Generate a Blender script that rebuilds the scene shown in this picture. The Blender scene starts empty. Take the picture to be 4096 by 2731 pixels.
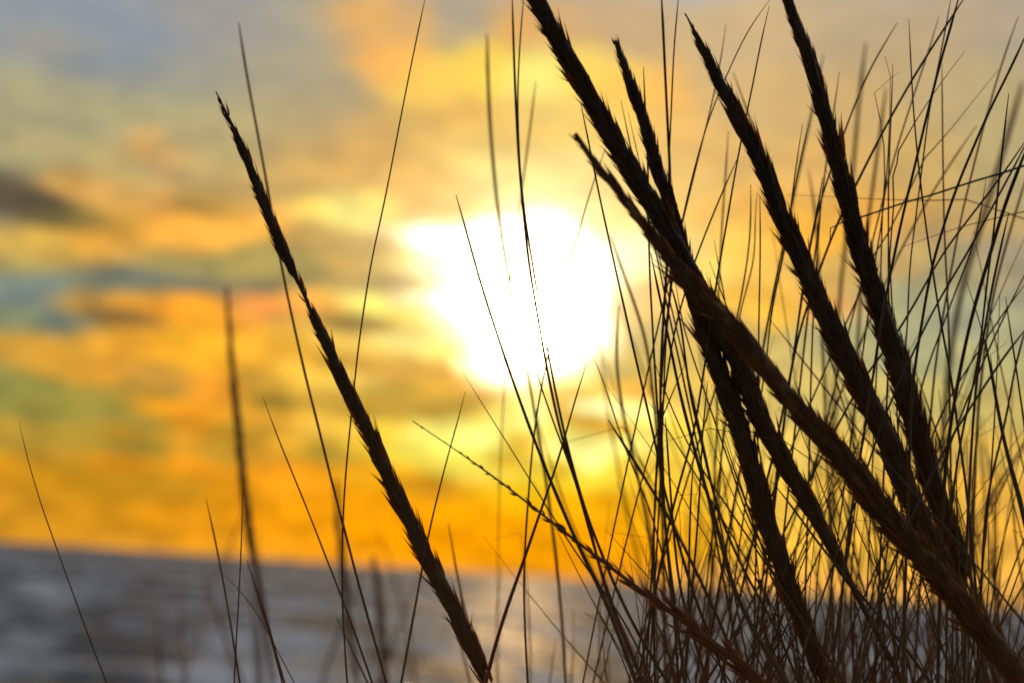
import bpy, math, random
from mathutils import Vector, Matrix, noise
rnd = random.Random(11)
scene = bpy.context.scene
col = scene.collection
R = math.radians

# ------------------------------------------------------------------ camera
LENS = 60.0
FOCUS = 0.62                     # metres to the stalks that are in focus
CAM = Vector((0.0, 0.0, 8.0))    # held low over the crest of a dune
PITCH = math.atan(930 * 36 / 4096 / LENS)
ROLL = R(3.8)
SRC_W, SRC_H = 4096.0, 2731.0
K = 36.0 / LENS / SRC_W          # picture units per metre of depth
fwd = Vector((0, math.cos(PITCH), math.sin(PITCH)))
up0 = Vector((0, -math.sin(PITCH), math.cos(PITCH)))
rt0 = Vector((1, 0, 0))
rgt = rt0 * math.cos(ROLL) + up0 * math.sin(ROLL)
upv = up0 * math.cos(ROLL) - rt0 * math.sin(ROLL)

cd = bpy.data.cameras.new('camera')
cam = bpy.data.objects.new('camera', cd)
col.objects.link(cam)
m = Matrix.Identity(4)
for i in range(3):
    m[i][0], m[i][1], m[i][2], m[i][3] = rgt[i], upv[i], -fwd[i], CAM[i]
cam.matrix_world = m
cd.sensor_width = 36.0
cd.lens = LENS
cd.clip_start = 0.01
cd.clip_end = 80000
cd.dof.use_dof = True
cd.dof.focus_distance = FOCUS
cd.dof.aperture_fstop = 8.0
cd.dof.aperture_blades = 0
scene.camera = cam


def ray(px, py):
    return fwd + rgt * ((px - SRC_W / 2) * K) - upv * ((py - SRC_H / 2) * K)


def at(px, py, depth):
    return CAM + ray(px, py) * depth


V2 = SRC_W / 2352.0              # survey sheet units used for the sky


def azel(x, y):
    d = ray(x * V2, y * V2).normalized()
    return math.atan2(d.x, d.y), math.asin(d.z)


UNIT = 36.0 / LENS / 2352.0      # radians in one survey unit

# ------------------------------------------------------------------ view, world and sun
scene.view_settings.view_transform = 'Standard'
scene.view_settings.look = 'None'
scene.view_settings.exposure = 0.0
scene.view_settings.gamma = 1.0
scene.cycles.use_denoising = True
scene.cycles.max_bounces = 6
scene.cycles.filter_width = 1.7
scene.cycles.sample_clamp_indirect = 4.0

sun_dir = ray(1235 * V2, 690 * V2).normalized()
SUN_AZ, SUN_EL = math.atan2(sun_dir.x, sun_dir.y), math.asin(sun_dir.z)
ld = bpy.data.lights.new('sun', 'SUN')
ld.energy = 0.22
ld.angle = R(3.0)
ld.color = (1.0, 0.52, 0.17)
sun = bpy.data.objects.new('sun', ld)
col.objects.link(sun)
sun.location = (0, 60, 40)
sun.rotation_euler = sun_dir.to_track_quat('Z', 'Y').to_euler()

# clouds of the evening sky: x, y (survey units), colour of the cloud there, width, height, weight
SKY = """
0 0 146 152 158 150 80 1|250 60 142 150 160 150 60 1|120 95 165 160 145 90 30 1.2|230 150 138 145 152 110 30 1.6|100 240 172 165 130 150 60 1
320 240 176 168 128 150 50 1|520 40 160 156 150 150 60 1|650 170 168 160 136 120 60 1|450 170 160 158 145 100 40 1|720 60 176 166 142 100 70 1
600 280 184 170 126 130 60 1|750 200 180 164 128 80 90 1|300 190 150 150 145 80 25 1.4|80 330 176 166 122 150 50 1|280 400 186 165 112 120 50 1
340 335 226 172 100 45 26 2|385 375 215 168 105 45 24 1.5|500 360 186 168 118 110 50 1|600 420 205 170 105 100 50 1|720 380 215 172 100 90 60 1
690 290 188 162 116 80 50 1|850 380 226 178 98 80 50 1|840 300 205 165 104 70 50 1|960 300 224 182 104 70 40 1|790 40 228 172 104 55 40 1.6
860 45 240 182 104 45 45 2|930 40 206 168 122 40 40 1.5|1060 40 178 164 140 60 40 1.6|960 60 225 175 105 40 40 1|900 150 255 186 96 70 34 2.5
850 140 246 180 98 40 25 1.5|1000 185 255 214 98 80 40 2|1120 150 255 214 92 60 50 2|1230 165 255 242 130 80 36 2.6|1350 160 255 216 104 70 40 2
1180 70 232 172 98 60 35 1|1440 210 255 204 100 60 50 2|1250 60 216 170 112 90 50 1|1400 60 204 172 130 90 45 1.3|1540 200 252 190 102 40 60 1.5
1510 80 204 174 130 60 50 1|1060 245 232 184 100 100 30 1|1250 260 240 204 116 110 30 1|1400 290 255 214 116 90 30 1|1120 330 240 200 112 100 30 1
1550 300 238 190 112 70 40 1|1640 120 206 178 134 90 60 1|1780 60 212 180 132 110 50 1|1760 230 214 180 122 110 60 1|1950 60 188 168 136 120 60 1
2050 140 196 168 124 110 50 1|2200 50 190 166 132 120 60 1|2330 60 174 162 140 110 80 1|2150 200 194 170 124 120 60 1|2300 220 186 168 122 110 70 1
1950 250 206 172 114 120 60 1|2330 380 182 166 122 110 70 1|2150 380 206 172 108 110 50 1|1900 380 226 180 106 100 50 1|1720 370 228 184 112 90 50 1
1150 400 250 228 140 110 36 1|1000 400 240 190 102 80 40 1|1300 400 252 222 140 110 36 1|1420 420 250 212 130 80 40 1|1580 420 240 196 114 80 50 1
0 440 94 85 72 70 32 5|70 465 102 90 70 60 30 4|130 500 112 102 66 60 22 3|210 505 150 125 70 50 18 1.5|160 420 214 160 84 50 25 1.5
250 440 218 166 88 70 35 1.5|370 470 226 166 86 60 40 1|470 470 176 140 74 50 22 3.5|300 520 214 160 72 70 35 1|400 515 252 176 74 60 30 2
540 520 255 186 80 80 30 2|620 470 242 184 92 70 30 1|720 470 255 218 104 60 24 2.4|790 475 255 240 130 60 24 2.4|850 455 250 214 112 60 20 1.5
60 565 216 176 86 90 28 2|230 560 240 172 72 90 25 1.6|0 610 176 160 98 90 24 1.2|420 555 255 186 80 90 24 1.6|300 580 214 166 86 90 20 1
0 665 126 138 130 100 34 2|90 680 122 136 132 70 34 2|60 730 132 138 110 70 30 1.4|150 745 122 130 116 60 24 2|300 650 124 128 112 90 20 2.6
450 655 132 128 104 80 16 2.6|560 655 138 128 96 70 14 2.6|420 600 164 152 94 90 22 1.4|620 600 172 154 90 90 26 1.8|760 560 196 160 88 80 24 1.4
820 610 186 152 76 80 24 2|880 650 170 140 74 60 18 3|740 650 160 140 84 70 18 2.4|930 610 246 212 110 40 24 2|1010 610 255 250 190 50 30 2.4|1080 600 255 255 225 50 30 3|1060 760 255 252 200 40 24 3|960 755 244 214 90 40 16 2|200 700 190 150 74 30 30 1.4
225 718 128 102 66 40 14 5|290 735 136 104 60 50 14 5|330 745 150 112 58 30 12 3|360 690 236 162 62 70 20 2|470 720 255 172 52 70 30 2
590 705 236 158 84 60 18 2|560 740 220 150 60 40 14 1.4|700 690 255 178 76 60 20 1.6|820 700 255 240 110 40 18 3|760 670 255 190 70 50 14 2
790 740 150 124 60 30 14 4|870 755 176 140 60 40 12 3|700 760 250 196 80 60 24 1.4|620 790 252 186 62 80 30 1.2|300 790 240 170 60 90 26 1.8
0 800 216 162 66 90 26 2|130 800 224 164 60 80 24 1.8|450 800 255 182 52 80 30 2|230 835 206 150 60 40 14 1.4|200 870 214 156 60 90 18 1.4
0 890 150 146 78 100 26 2.4|130 930 152 144 70 110 30 2|330 860 208 154 66 60 20 1|420 880 196 146 66 60 18 1.4|510 880 238 160 52 40 20 1.6
270 960 162 144 68 80 24 1.6|330 900 176 146 66 60 14 1.2|370 940 240 164 46 50 16 2.6|450 945 240 158 46 60 16 2|600 880 206 160 62 50 18 1.4
640 830 250 180 60 60 24 1|760 830 224 172 62 70 20 1.2|850 800 255 206 90 70 22 1.4|900 845 214 164 68 80 18 1.8|760 880 255 206 84 60 22 1.6
970 800 255 226 110 60 20 2|870 930 196 156 62 70 24 2.6|960 930 202 162 62 80 26 2.6|1020 880 236 176 66 60 20 1.6|720 930 200 160 66 60 20 1.4
740 975 255 204 78 60 20 2|640 960 230 166 60 60 24 1|540 980 200 150 52 60 24 1.2|850 985 255 212 74 60 14 1.4|1000 985 255 242 120 70 18 2.4
0 990 196 158 62 90 28 1.4|150 1000 180 148 60 90 24 1.2|300 1010 164 140 58 80 24 1.6|430 1010 220 156 48 60 24 1.2|520 1040 176 144 56 60 18 1.6
0 1090 216 150 36 100 30 1.6|150 1110 202 144 34 100 30 1.2|330 1100 202 144 38 100 26 1.4|470 1070 238 156 36 70 26 1.6|600 1040 214 152 48 50 20 1.4
650 1100 250 162 36 70 26 1.6|760 1040 176 144 58 70 18 2|860 1080 255 178 34 80 24 1.6|980 1050 255 230 80 90 20 1.6|980 1110 208 152 40 60 16 2.4
1080 1120 230 166 38 60 16 1.4|850 1180 255 166 20 100 30 1.6|1100 1060 255 236 96 70 26 2|1180 1050 255 232 90 60 40 1|1250 1000 255 240 110 70 24 1.4
1330 960 255 224 90 60 20 1.6|1370 940 255 250 150 36 14 4|1310 1020 255 244 130 40 26 3|1440 1010 255 246 140 60 22 2.4|1210 945 250 220 110 60 16 2
1400 985 250 196 60 60 16 1.6|1340 1090 255 228 60 90 24 1.8|1200 1140 255 204 30 90 26 1.6|1430 1100 255 206 60 70 24 1.4|1330 1160 255 178 20 100 26 2
1500 1060 255 206 70 70 26 1.2|1100 1190 255 170 14 100 24 1.6|960 1240 255 160 8 120 26 2.4|1200 1250 255 164 10 120 26 2.4|1400 1240 255 166 14 120 26 2.2
0 1190 214 150 40 120 24 1.6|0 1240 212 144 40 120 14 2|200 1200 212 146 36 120 24 1.6|300 1250 230 156 48 120 14 1.6|450 1200 226 150 30 110 24 1.6
560 1260 240 160 40 120 16 1.6|650 1210 246 158 24 110 24 1.6|800 1270 255 164 30 120 16 1.6|1000 1296 245 158 34 120 12 1.6|1300 1310 240 152 30 130 12 1.4
1400 830 206 176 88 60 40 2.4|1350 890 240 196 76 60 22 2|1460 760 200 170 96 46 40 2.2|1440 900 255 190 74 50 22 1.6|1480 690 230 178 96 36 30 1.8
1480 570 255 244 180 50 36 2|1470 500 250 214 130 60 30 1.4|1560 560 252 214 120 50 40 1.2|1600 620 255 222 110 60 24 1.6|1640 500 240 190 96 70 40 1
1760 480 246 184 88 80 40 1|1700 560 255 204 92 60 40 1.2|1730 680 255 196 76 70 34 1.6|1640 760 216 182 100 70 30 1|1560 680 244 190 96 50 30 1
1850 540 255 188 74 80 34 1.8|1980 480 240 176 84 70 30 1.4|2100 470 212 166 92 90 30 1.4|2250 490 190 160 106 90 40 1.2|1900 640 222 178 96 80 34 1.2
1760 620 240 190 92 60 30 1|1920 700 236 170 100 50 20 1.2|2030 600 206 172 108 80 30 1.2|2060 690 172 166 126 80 34 1.8|2220 620 172 160 118 80 34 1.4
2340 600 166 154 124 80 40 1.4|2230 730 168 168 136 80 34 1.6|2330 740 174 170 132 70 34 1.2|1780 830 214 188 112 80 34 1.2|1960 800 190 180 124 80 34 1.4
2100 800 176 174 132 90 40 1.4|2260 840 184 176 122 90 34 1.4|1650 900 242 202 96 80 34 1|1800 930 222 194 110 90 34 1|2000 920 208 186 112 90 34 1.2
2180 930 196 180 108 90 34 1.2|2330 930 200 178 106 80 34 1|1600 1020 255 220 84 90 30 1.2|1750 1030 250 210 100 90 30 1|1930 1030 240 200 98 90 30 1
2100 1020 226 186 94 90 30 1|2280 1030 222 182 88 90 30 1|1560 1140 255 196 50 90 30 1.2|1750 1150 255 204 80 100 30 1.2|1950 1150 246 194 80 100 30 1
2130 1140 236 184 74 100 30 1|2300 1140 236 178 74 100 30 1|1600 1240 255 186 40 110 26 1.4|1850 1260 255 196 74 120 30 1.4|2100 1260 250 188 74 120 30 1.2
2300 1240 244 180 70 110 30 1.2|1750 1330 245 178 80 140 16 1.4|2100 1350 240 176 84 140 18 1.4|2330 1370 236 172 84 140 18 1.4
300 -120 140 148 158 300 60 1|1100 -120 170 162 146 300 60 1|1900 -120 172 164 148 300 60 1|2500 -120 160 158 152 300 80 1
-300 0 138 146 158 180 120 1|-300 400 150 146 130 180 120 1|-300 800 160 146 100 180 120 1|-300 1150 200 146 60 180 80 1
2650 300 170 162 132 160 140 1|2650 800 170 166 130 160 140 1|2650 1250 224 172 90 160 90 1
158 694 216 156 62 40 14 2|412 701 275 172 44 50 18 2|621 694 250 152 70 40 12 2|792 729 105 84 36 30 14 4|888 748 166 138 58 40 9 3|811 688 255 245 130 34 12 3
919 790 255 246 150 60 16 3|380 802 275 190 50 60 16 2|222 847 210 150 58 50 12 2|456 885 252 160 48 40 14 2|95 891 150 145 74 70 20 2|222 916 160 145 70 60 14 2
380 932 244 162 40 44 13 3|330 922 246 166 46 24 12 3|634 935 130 112 44 34 14 3.4|666 840 255 202 80 34 18 2|919 912 198 158 64 60 20 2.4|824 904 186 152 64 36 12 2
710 916 255 192 70 36 14 2|1014 1011 255 242 116 50 14 3|1173 980 255 236 120 34 18 2|1344 1037 255 246 140 30 24 3|989 1113 204 140 32 44 14 3|1040 1132 210 146 36 40 12 2.4
285 986 236 156 40 44 14 2.4|272 1056 230 150 34 50 16 2|444 967 236 156 40 40 14 2|222 1018 168 140 60 60 16 2|540 986 184 140 46 40 14 2|120 1060 190 142 46 60 16 1.6
1367 939 330 320 230 44 16 6|1230 948 320 310 200 34 18 4|1460 939 300 285 170 40 14 4|1314 917 230 168 50 40 14 3|1358 970 216 150 50 50 12 4|1300 960 222 156 50 30 14 3
1358 1059 310 300 180 32 30 4|1269 1023 310 295 180 34 18 4|1199 1019 220 152 30 34 16 4|1092 1014 300 290 160 44 16 4|1017 1019 290 276 130 40 14 4|994 1052 255 240 106 44 14 3
1172 1066 220 152 30 34 14 4|1114 1070 255 232 84 30 16 3|981 1112 180 124 30 46 12 4|1114 1139 255 196 30 50 16 3|1283 1083 215 150 34 30 14 4|1425 1028 290 280 150 30 18 4|1403 993 212 148 46 34 12 4
893 917 200 164 68 60 22 3|831 884 255 212 100 34 14 3
560 1040 210 150 40 40 14 1.6|680 1020 255 190 56 40 14 2|820 1030 255 206 60 50 14 2|730 1140 255 164 26 60 18 2|580 1130 236 156 30 50 16 1.6
-600 -800 164 176 196 900 420 1|1100 -800 178 184 196 900 420 1|2900 -800 166 176 196 900 420 1
"""
# the break in the cloud where the sun burns through: x, y, width, height, weight
CORE = """
1255 665 118 140 3.2|1180 640 90 90 1.6|1010 545 90 34 1.3|930 540 60 22 .4|1080 620 60 30 .7|1130 530 80 40 1.0|1260 540 70 45 1.1|1030 690 85 24 1.1|945 690 50 16 .45
1090 720 50 40 .9|1120 850 55 34 1.1|1060 835 22 14 .55|1190 870 44 30 .9|1220 800 60 60 1.2|1370 935 26 9 .22|1310 1015 26 16 .14|1360 690 34 60 .8
"""


def build_world():
    w = bpy.data.worlds.new('World')
    scene.world = w
    w.use_nodes = True
    nt = w.node_tree
    nt.nodes.clear()
    N, L = nt.nodes.new, nt.links.new

    def setin(node, i, v):
        if hasattr(v, 'is_linked'):
            L(v, node.inputs[i])
        else:
            node.inputs[i].default_value = v

    def math_(op, a, b=None, c=None, clamp=False):
        n = N('ShaderNodeMath'); n.operation = op; n.use_clamp = clamp
        for i, v in enumerate((a, b, c)):
            if v is not None:
                setin(n, i, v)
        return n.outputs[0]

    def vec_(op, a, b=None, c=None):
        n = N('ShaderNodeVectorMath'); n.operation = op
        for i, v in enumerate((a, b, c)):
            if v is not None:
                setin(n, i, v)
        return n.outputs['Value'] if op in ('DOT_PRODUCT', 'LENGTH') else n.outputs['Vector']

    tc = N('ShaderNodeTexCoord')
    d = tc.outputs['Generated']
    sep = N('ShaderNodeSeparateXYZ'); L(d, sep.inputs[0])
    az = math_('ARCTAN2', sep.outputs[0], sep.outputs[1])
    el = math_('ARCSINE', sep.outputs[2])
    comb = N('ShaderNodeCombineXYZ')
    L(math_('MULTIPLY', az, 1 / UNIT), comb.inputs[0])
    L(math_('MULTIPLY', el, 1 / UNIT), comb.inputs[1])
    P0 = comb.outputs[0]
    # wind-torn edges: bend the cloud map with noise
    nz = N('ShaderNodeTexNoise'); nz.inputs['Scale'].default_value = 1.0
    nz.inputs['Detail'].default_value = 3.0
    L(vec_('MULTIPLY', P0, (1 / 150, 1 / 70, 1)), nz.inputs['Vector'])
    off = vec_('MULTIPLY', vec_('SUBTRACT', nz.outputs['Color'], (.5, .5, .5)), (95, 46, 0))
    P = vec_('ADD', P0, off)
    # broken puffs: sunlit orange edges against grey gaps, strongest low in the sky
    fb = N('ShaderNodeTexNoise'); fb.inputs['Scale'].default_value = 1.0; fb.inputs['Detail'].default_value = 2.5
    fb.inputs['Distortion'].default_value = .3
    L(vec_('MULTIPLY', P0, (1 / 112, 1 / 50, 1)), fb.inputs['Vector'])

    def weight(x, y, su, sv, amp):
        a, e = azel(x, y)
        q = vec_('MULTIPLY_ADD', P, (1 / su, 1 / sv, 0), (-a / UNIT / su, -e / UNIT / sv, 0))
        g = math_('POWER', math.exp(-1), vec_('DOT_PRODUCT', q, q))
        return g if amp == 1 else math_('MULTIPLY', g, amp)

    # cloud bands: one colour ramp along the horizon per height, blended upwards
    samples = []
    for line in SKY.strip().split('\n'):
        for it in line.split('|'):
            x, y, r, g, b, su, sv, amp = map(float, it.split())
            a, e = azel(x, y)
            tight = .74 if 420 < y < 1160 else .9
            samples.append((a / UNIT, e / UNIT, r / 255, g / 255, b / 255, su * tight, sv * tight, amp))

    def cloud_at(u, v):
        tot, acc = 1e-12, [4e-13, 4.4e-13, 5e-13]
        for su_, sv_, r, g, b, a, h, amp in samples:
            q = ((u - su_) / a) ** 2 + ((v - sv_) / h) ** 2
            if q < 60:
                w_ = amp * math.exp(-q)
                tot += w_
                acc[0] += w_ * r; acc[1] += w_ * g; acc[2] += w_ * b
        return [c / tot for c in acc]

    sp = N('ShaderNodeSeparateXYZ'); L(P, sp.inputs[0])
    UM, NU = 1330.0, 32
    east = math_('MULTIPLY', sp.outputs[0], 1 / UM)
    west = math_('MULTIPLY_ADD', sp.outputs[0], 1 / UM, 1.0)
    half = math_('GREATER_THAN', sp.outputs[0], 0.0)
    rows = [-30, 0, 18] + [18 + 15 * i for i in range(1, 59)] + [898 + 34 * i for i in range(1, 18)] + [1540, 1640, 1800, 2100, 2500]
    cc = None
    for j, v in enumerate(rows):
        gt = bpy.data.node_groups.new('cloud_band', 'ShaderNodeTree')   # small trees build fast
        for nm in ('West', 'East', 'Half'):
            gt.interface.new_socket(nm, in_out='INPUT', socket_type='NodeSocketFloat')
        gt.interface.new_socket('Color', in_out='OUTPUT', socket_type='NodeSocketColor')
        gi = gt.nodes.new('NodeGroupInput'); go = gt.nodes.new('NodeGroupOutput')
        made = []
        for side, u_a in enumerate((-UM, 0.0)):
            rp = gt.nodes.new('ShaderNodeValToRGB')
            els = rp.color_ramp.elements
            for i in range(NU):
                p_ = i / (NU - 1)
                el_ = els[0] if i == 0 else (els[len(els) - 1] if i == NU - 1 else els.new(p_))
                el_.color = (*cloud_at(u_a + UM * p_, v), 1)
            gt.links.new(gi.outputs[side], rp.inputs[0])
            made.append(rp.outputs[0])
        mixb = gt.nodes.new('ShaderNodeMixRGB')
        gt.links.new(gi.outputs[2], mixb.inputs[0])
        gt.links.new(made[0], mixb.inputs[1])
        gt.links.new(made[1], mixb.inputs[2])
        gt.links.new(mixb.outputs[0], go.inputs[0])
        gn = N('ShaderNodeGroup'); gn.node_tree = gt
        L(west, gn.inputs[0]); L(east, gn.inputs[1]); L(half, gn.inputs[2])
        band = gn.outputs[0]
        if cc is None:
            cc = band
            continue
        t = math_('MULTIPLY_ADD', sp.outputs[1], 1 / (v - rows[j - 1]), -rows[j - 1] / (v - rows[j - 1]))
        mxr = N('ShaderNodeMixRGB')
        L(t, mxr.inputs[0]); L(cc, mxr.inputs[1]); L(band, mxr.inputs[2])
        cc = mxr.outputs[0]
    gm = N('ShaderNodeGamma'); gm.inputs[1].default_value = 2.25
    L(cc, gm.inputs[0])
    puff = N('ShaderNodeValToRGB')
    pe = puff.color_ramp.elements
    pe[0].position = .40; pe[0].color = (.73, .72, .74, 1)
    pe[1].position = .61; pe[1].color = (1.06, 1.0, .88, 1)
    pe.new(.52).color = (.91, .90, .88, 1)
    L(fb.outputs[0], puff.inputs[0])
    gs = N('ShaderNodeVectorMath'); gs.operation = 'MULTIPLY'
    calm = N('ShaderNodeMapRange')
    calm.inputs[1].default_value = 760; calm.inputs[2].default_value = 1080
    calm.inputs[3].default_value = 0.0; calm.inputs[4].default_value = 0.72
    L(sp.outputs[1], calm.inputs[0])
    pm = N('ShaderNodeMixRGB'); pm.inputs[2].default_value = (.91, .90, .88, 1)
    L(calm.outputs[0], pm.inputs[0]); L(puff.outputs[0], pm.inputs[1])
    L(gm.outputs[0], gs.inputs[0]); L(pm.outputs[0], gs.inputs[1])
    gs2 = N('ShaderNodeVectorMath'); gs2.operation = 'SCALE'
    L(gs.outputs[0], gs2.inputs[0]); gs2.inputs['Scale'].default_value = 1.15
    cloud = gs2.outputs[0]
    core = 0.0
    for line in CORE.strip().split('\n'):
        for it in line.split('|'):
            core = math_('ADD', weight(*map(float, it.split())), core)
    burn = math_('MULTIPLY', math_('POWER', core, 1.7), 1.4)
    burn = math_('MINIMUM', burn, 3.0)
    burn = math_('ADD', burn, math_('MULTIPLY', weight(1230, 742, 82, 70, 1.0), 42.0))
    halo = math_('MULTIPLY', weight(1170, 620, 330, 180, 1.0), 0.42)
    halo = math_('MULTIPLY_ADD', weight(1240, 630, 235, 150, 1.0), 0.5, halo)
    burn = math_('ADD', burn, halo)
    bs = N('ShaderNodeVectorMath'); bs.operation = 'SCALE'
    bs.inputs[0].default_value = (1.0, 0.82, 0.46)
    L(burn, bs.inputs['Scale'])
    cloud = vec_('ADD', bs.outputs[0], cloud)

    sky = N('ShaderNodeTexSky'); sky.sky_type = 'NISHITA'; sky.sun_disc = False
    sky.sun_elevation = SUN_EL; sky.sun_rotation = SUN_AZ
    b1 = N('ShaderNodeBackground'); b1.inputs[1].default_value = 0.05
    L(sky.outputs[0], b1.inputs[0])
    b2 = N('ShaderNodeBackground')
    dusk = N('ShaderNodeMapRange')                    # the sky opposite the sunset is already dim
    dusk.inputs[1].default_value = -.35; dusk.inputs[2].default_value = .45
    dusk.inputs[3].default_value = .30; dusk.inputs[4].default_value = 1.0
    L(sep.outputs[1], dusk.inputs[0]); L(dusk.outputs[0], b2.inputs[1])
    L(cloud, b2.inputs[0])
    # overcast deck covers the sea side almost completely, opens up overhead and behind
    cover = math_('MULTIPLY_ADD', sep.outputs[1], 0.5, 0.62, clamp=True)
    mx = N('ShaderNodeMixShader')
    L(cover, mx.inputs[0]); L(b1.outputs[0], mx.inputs[1]); L(b2.outputs[0], mx.inputs[2])
    out = N('ShaderNodeOutputWorld'); L(mx.outputs[0], out.inputs[0])
    w.cycles.sampling_method = 'MANUAL'
    w.cycles.sample_map_resolution = 512


build_world()


# ------------------------------------------------------------------ materials
def material(name):
    m = bpy.data.materials.new(name)
    m.use_nodes = True
    nt = m.node_tree
    nt.nodes.clear()
    return m, nt, nt.nodes.new, nt.links.new


def grass_material(name, dark, light, trans, rough=0.42, tfac=0.25, stretch=(160, 160, 25)):
    m, nt, N, L = material(name)
    tc = N('ShaderNodeTexCoord')
    mp = N('ShaderNodeMapping'); mp.inputs['Scale'].default_value = stretch
    L(tc.outputs['Object'], mp.inputs[0])
    nz = N('ShaderNodeTexNoise'); nz.inputs['Scale'].default_value = 1; nz.inputs['Detail'].default_value = 3
    L(mp.outputs[0], nz.inputs['Vector'])
    rp = N('ShaderNodeValToRGB')
    rp.color_ramp.elements[0].position = .38; rp.color_ramp.elements[0].color = (*dark, 1)
    rp.color_ramp.elements[1].position = .62; rp.color_ramp.elements[1].color = (*light, 1)
    L(nz.outputs[0], rp.inputs[0])
    sx = N('ShaderNodeSeparateXYZ'); L(tc.outputs['Object'], sx.inputs[0])
    mr = N('ShaderNodeMapRange'); mr.inputs[1].default_value = .54; mr.inputs[2].default_value = .70
    mr.inputs[3].default_value = 1.0; mr.inputs[4].default_value = 0.0
    L(sx.outputs[2], mr.inputs[0])
    lit_sheath = N('ShaderNodeMixRGB'); lit_sheath.inputs[2].default_value = (.32, .155, .060, 1)  # lower stems paler: straw sheath tone plus front light painted into the colour
    sf = N('ShaderNodeMath'); sf.operation = 'MULTIPLY'; sf.inputs[1].default_value = .75
    L(mr.outputs[0], sf.inputs[0]); L(sf.outputs[0], lit_sheath.inputs[0]); L(rp.outputs[0], lit_sheath.inputs[1])
    p = N('ShaderNodeBsdfPrincipled')
    L(lit_sheath.outputs[0], p.inputs['Base Color'])
    p.inputs['Roughness'].default_value = rough
    p.inputs['Specular IOR Level'].default_value = 0.35
    t = N('ShaderNodeBsdfTranslucent'); t.inputs[0].default_value = (*trans, 1)
    mx = N('ShaderNodeMixShader'); mx.inputs[0].default_value = tfac
    L(p.outputs[0], mx.inputs[1]); L(t.outputs[0], mx.inputs[2])
    o = N('ShaderNodeOutputMaterial'); L(mx.outputs[0], o.inputs[0])
    return m


BLADE = {
    'dark': grass_material('dark_brown_blade', (.020, .012, .008), (.075, .045, .026), (.20, .08, .02), tfac=.12),
    'black': grass_material('blackish_blade', (.012, .009, .008), (.045, .032, .024), (.12, .05, .02), tfac=.08),
    'straw': grass_material('straw_brown_blade', (.10, .052, .022), (.34, .19, .080), (.65, .28, .07), tfac=.34),
    'olive': grass_material('olive_blade', (.05, .036, .014), (.15, .10, .04), (.60, .36, .09), tfac=.38),
    'red': grass_material('reddish_blade', (.045, .014, .008), (.13, .045, .02), (.70, .17, .04), tfac=.26),
}
SPIKE = {
    'dark': grass_material('dark_seed_husk', (.020, .012, .007), (.12, .070, .038), (.70, .33, .09), rough=.5, tfac=.26, stretch=(1600, 1600, 160)),
    'brown': grass_material('brown_seed_husk', (.045, .020, .010), (.20, .095, .042), (.75, .35, .10), rough=.5, tfac=.30, stretch=(1600, 1600, 160)),
    'gold': grass_material('golden_seed_husk', (.10, .042, .016), (.34, .16, .06), (.85, .42, .12), rough=.5, tfac=.40, stretch=(1600, 1600, 160)),
}


EDGE = grass_material('rim_light_husk', (.05, .026, .012), (.20, .11, .05), (.90, .46, .13), rough=.5, tfac=.5, stretch=(1600, 1600, 160))  # outline husks lighter and more translucent: golden rim light painted into them


def sand_material():
    m, nt, N, L = material('dune_sand')
    tc = N('ShaderNodeTexCoord')
    n1 = N('ShaderNodeTexNoise'); n1.inputs['Scale'].default_value = 3; n1.inputs['Detail'].default_value = 8
    n2 = N('ShaderNodeTexNoise'); n2.inputs['Scale'].default_value = 700; n2.inputs['Detail'].default_value = 2
    L(tc.outputs['Object'], n1.inputs['Vector']); L(tc.outputs['Object'], n2.inputs['Vector'])
    rp = N('ShaderNodeValToRGB')
    rp.color_ramp.elements[0].color = (.22, .16, .10, 1); rp.color_ramp.elements[1].color = (.42, .33, .22, 1)
    L(n1.outputs[0], rp.inputs[0])
    bp = N('ShaderNodeBump'); bp.inputs['Strength'].default_value = .5; bp.inputs['Distance'].default_value = .004
    L(n2.outputs[0], bp.inputs['Height'])
    p = N('ShaderNodeBsdfPrincipled'); p.inputs['Roughness'].default_value = .9
    L(rp.outputs[0], p.inputs['Base Color']); L(bp.outputs[0], p.inputs['Normal'])
    o = N('ShaderNodeOutputMaterial'); L(p.outputs[0], o.inputs[0])
    return m


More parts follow.
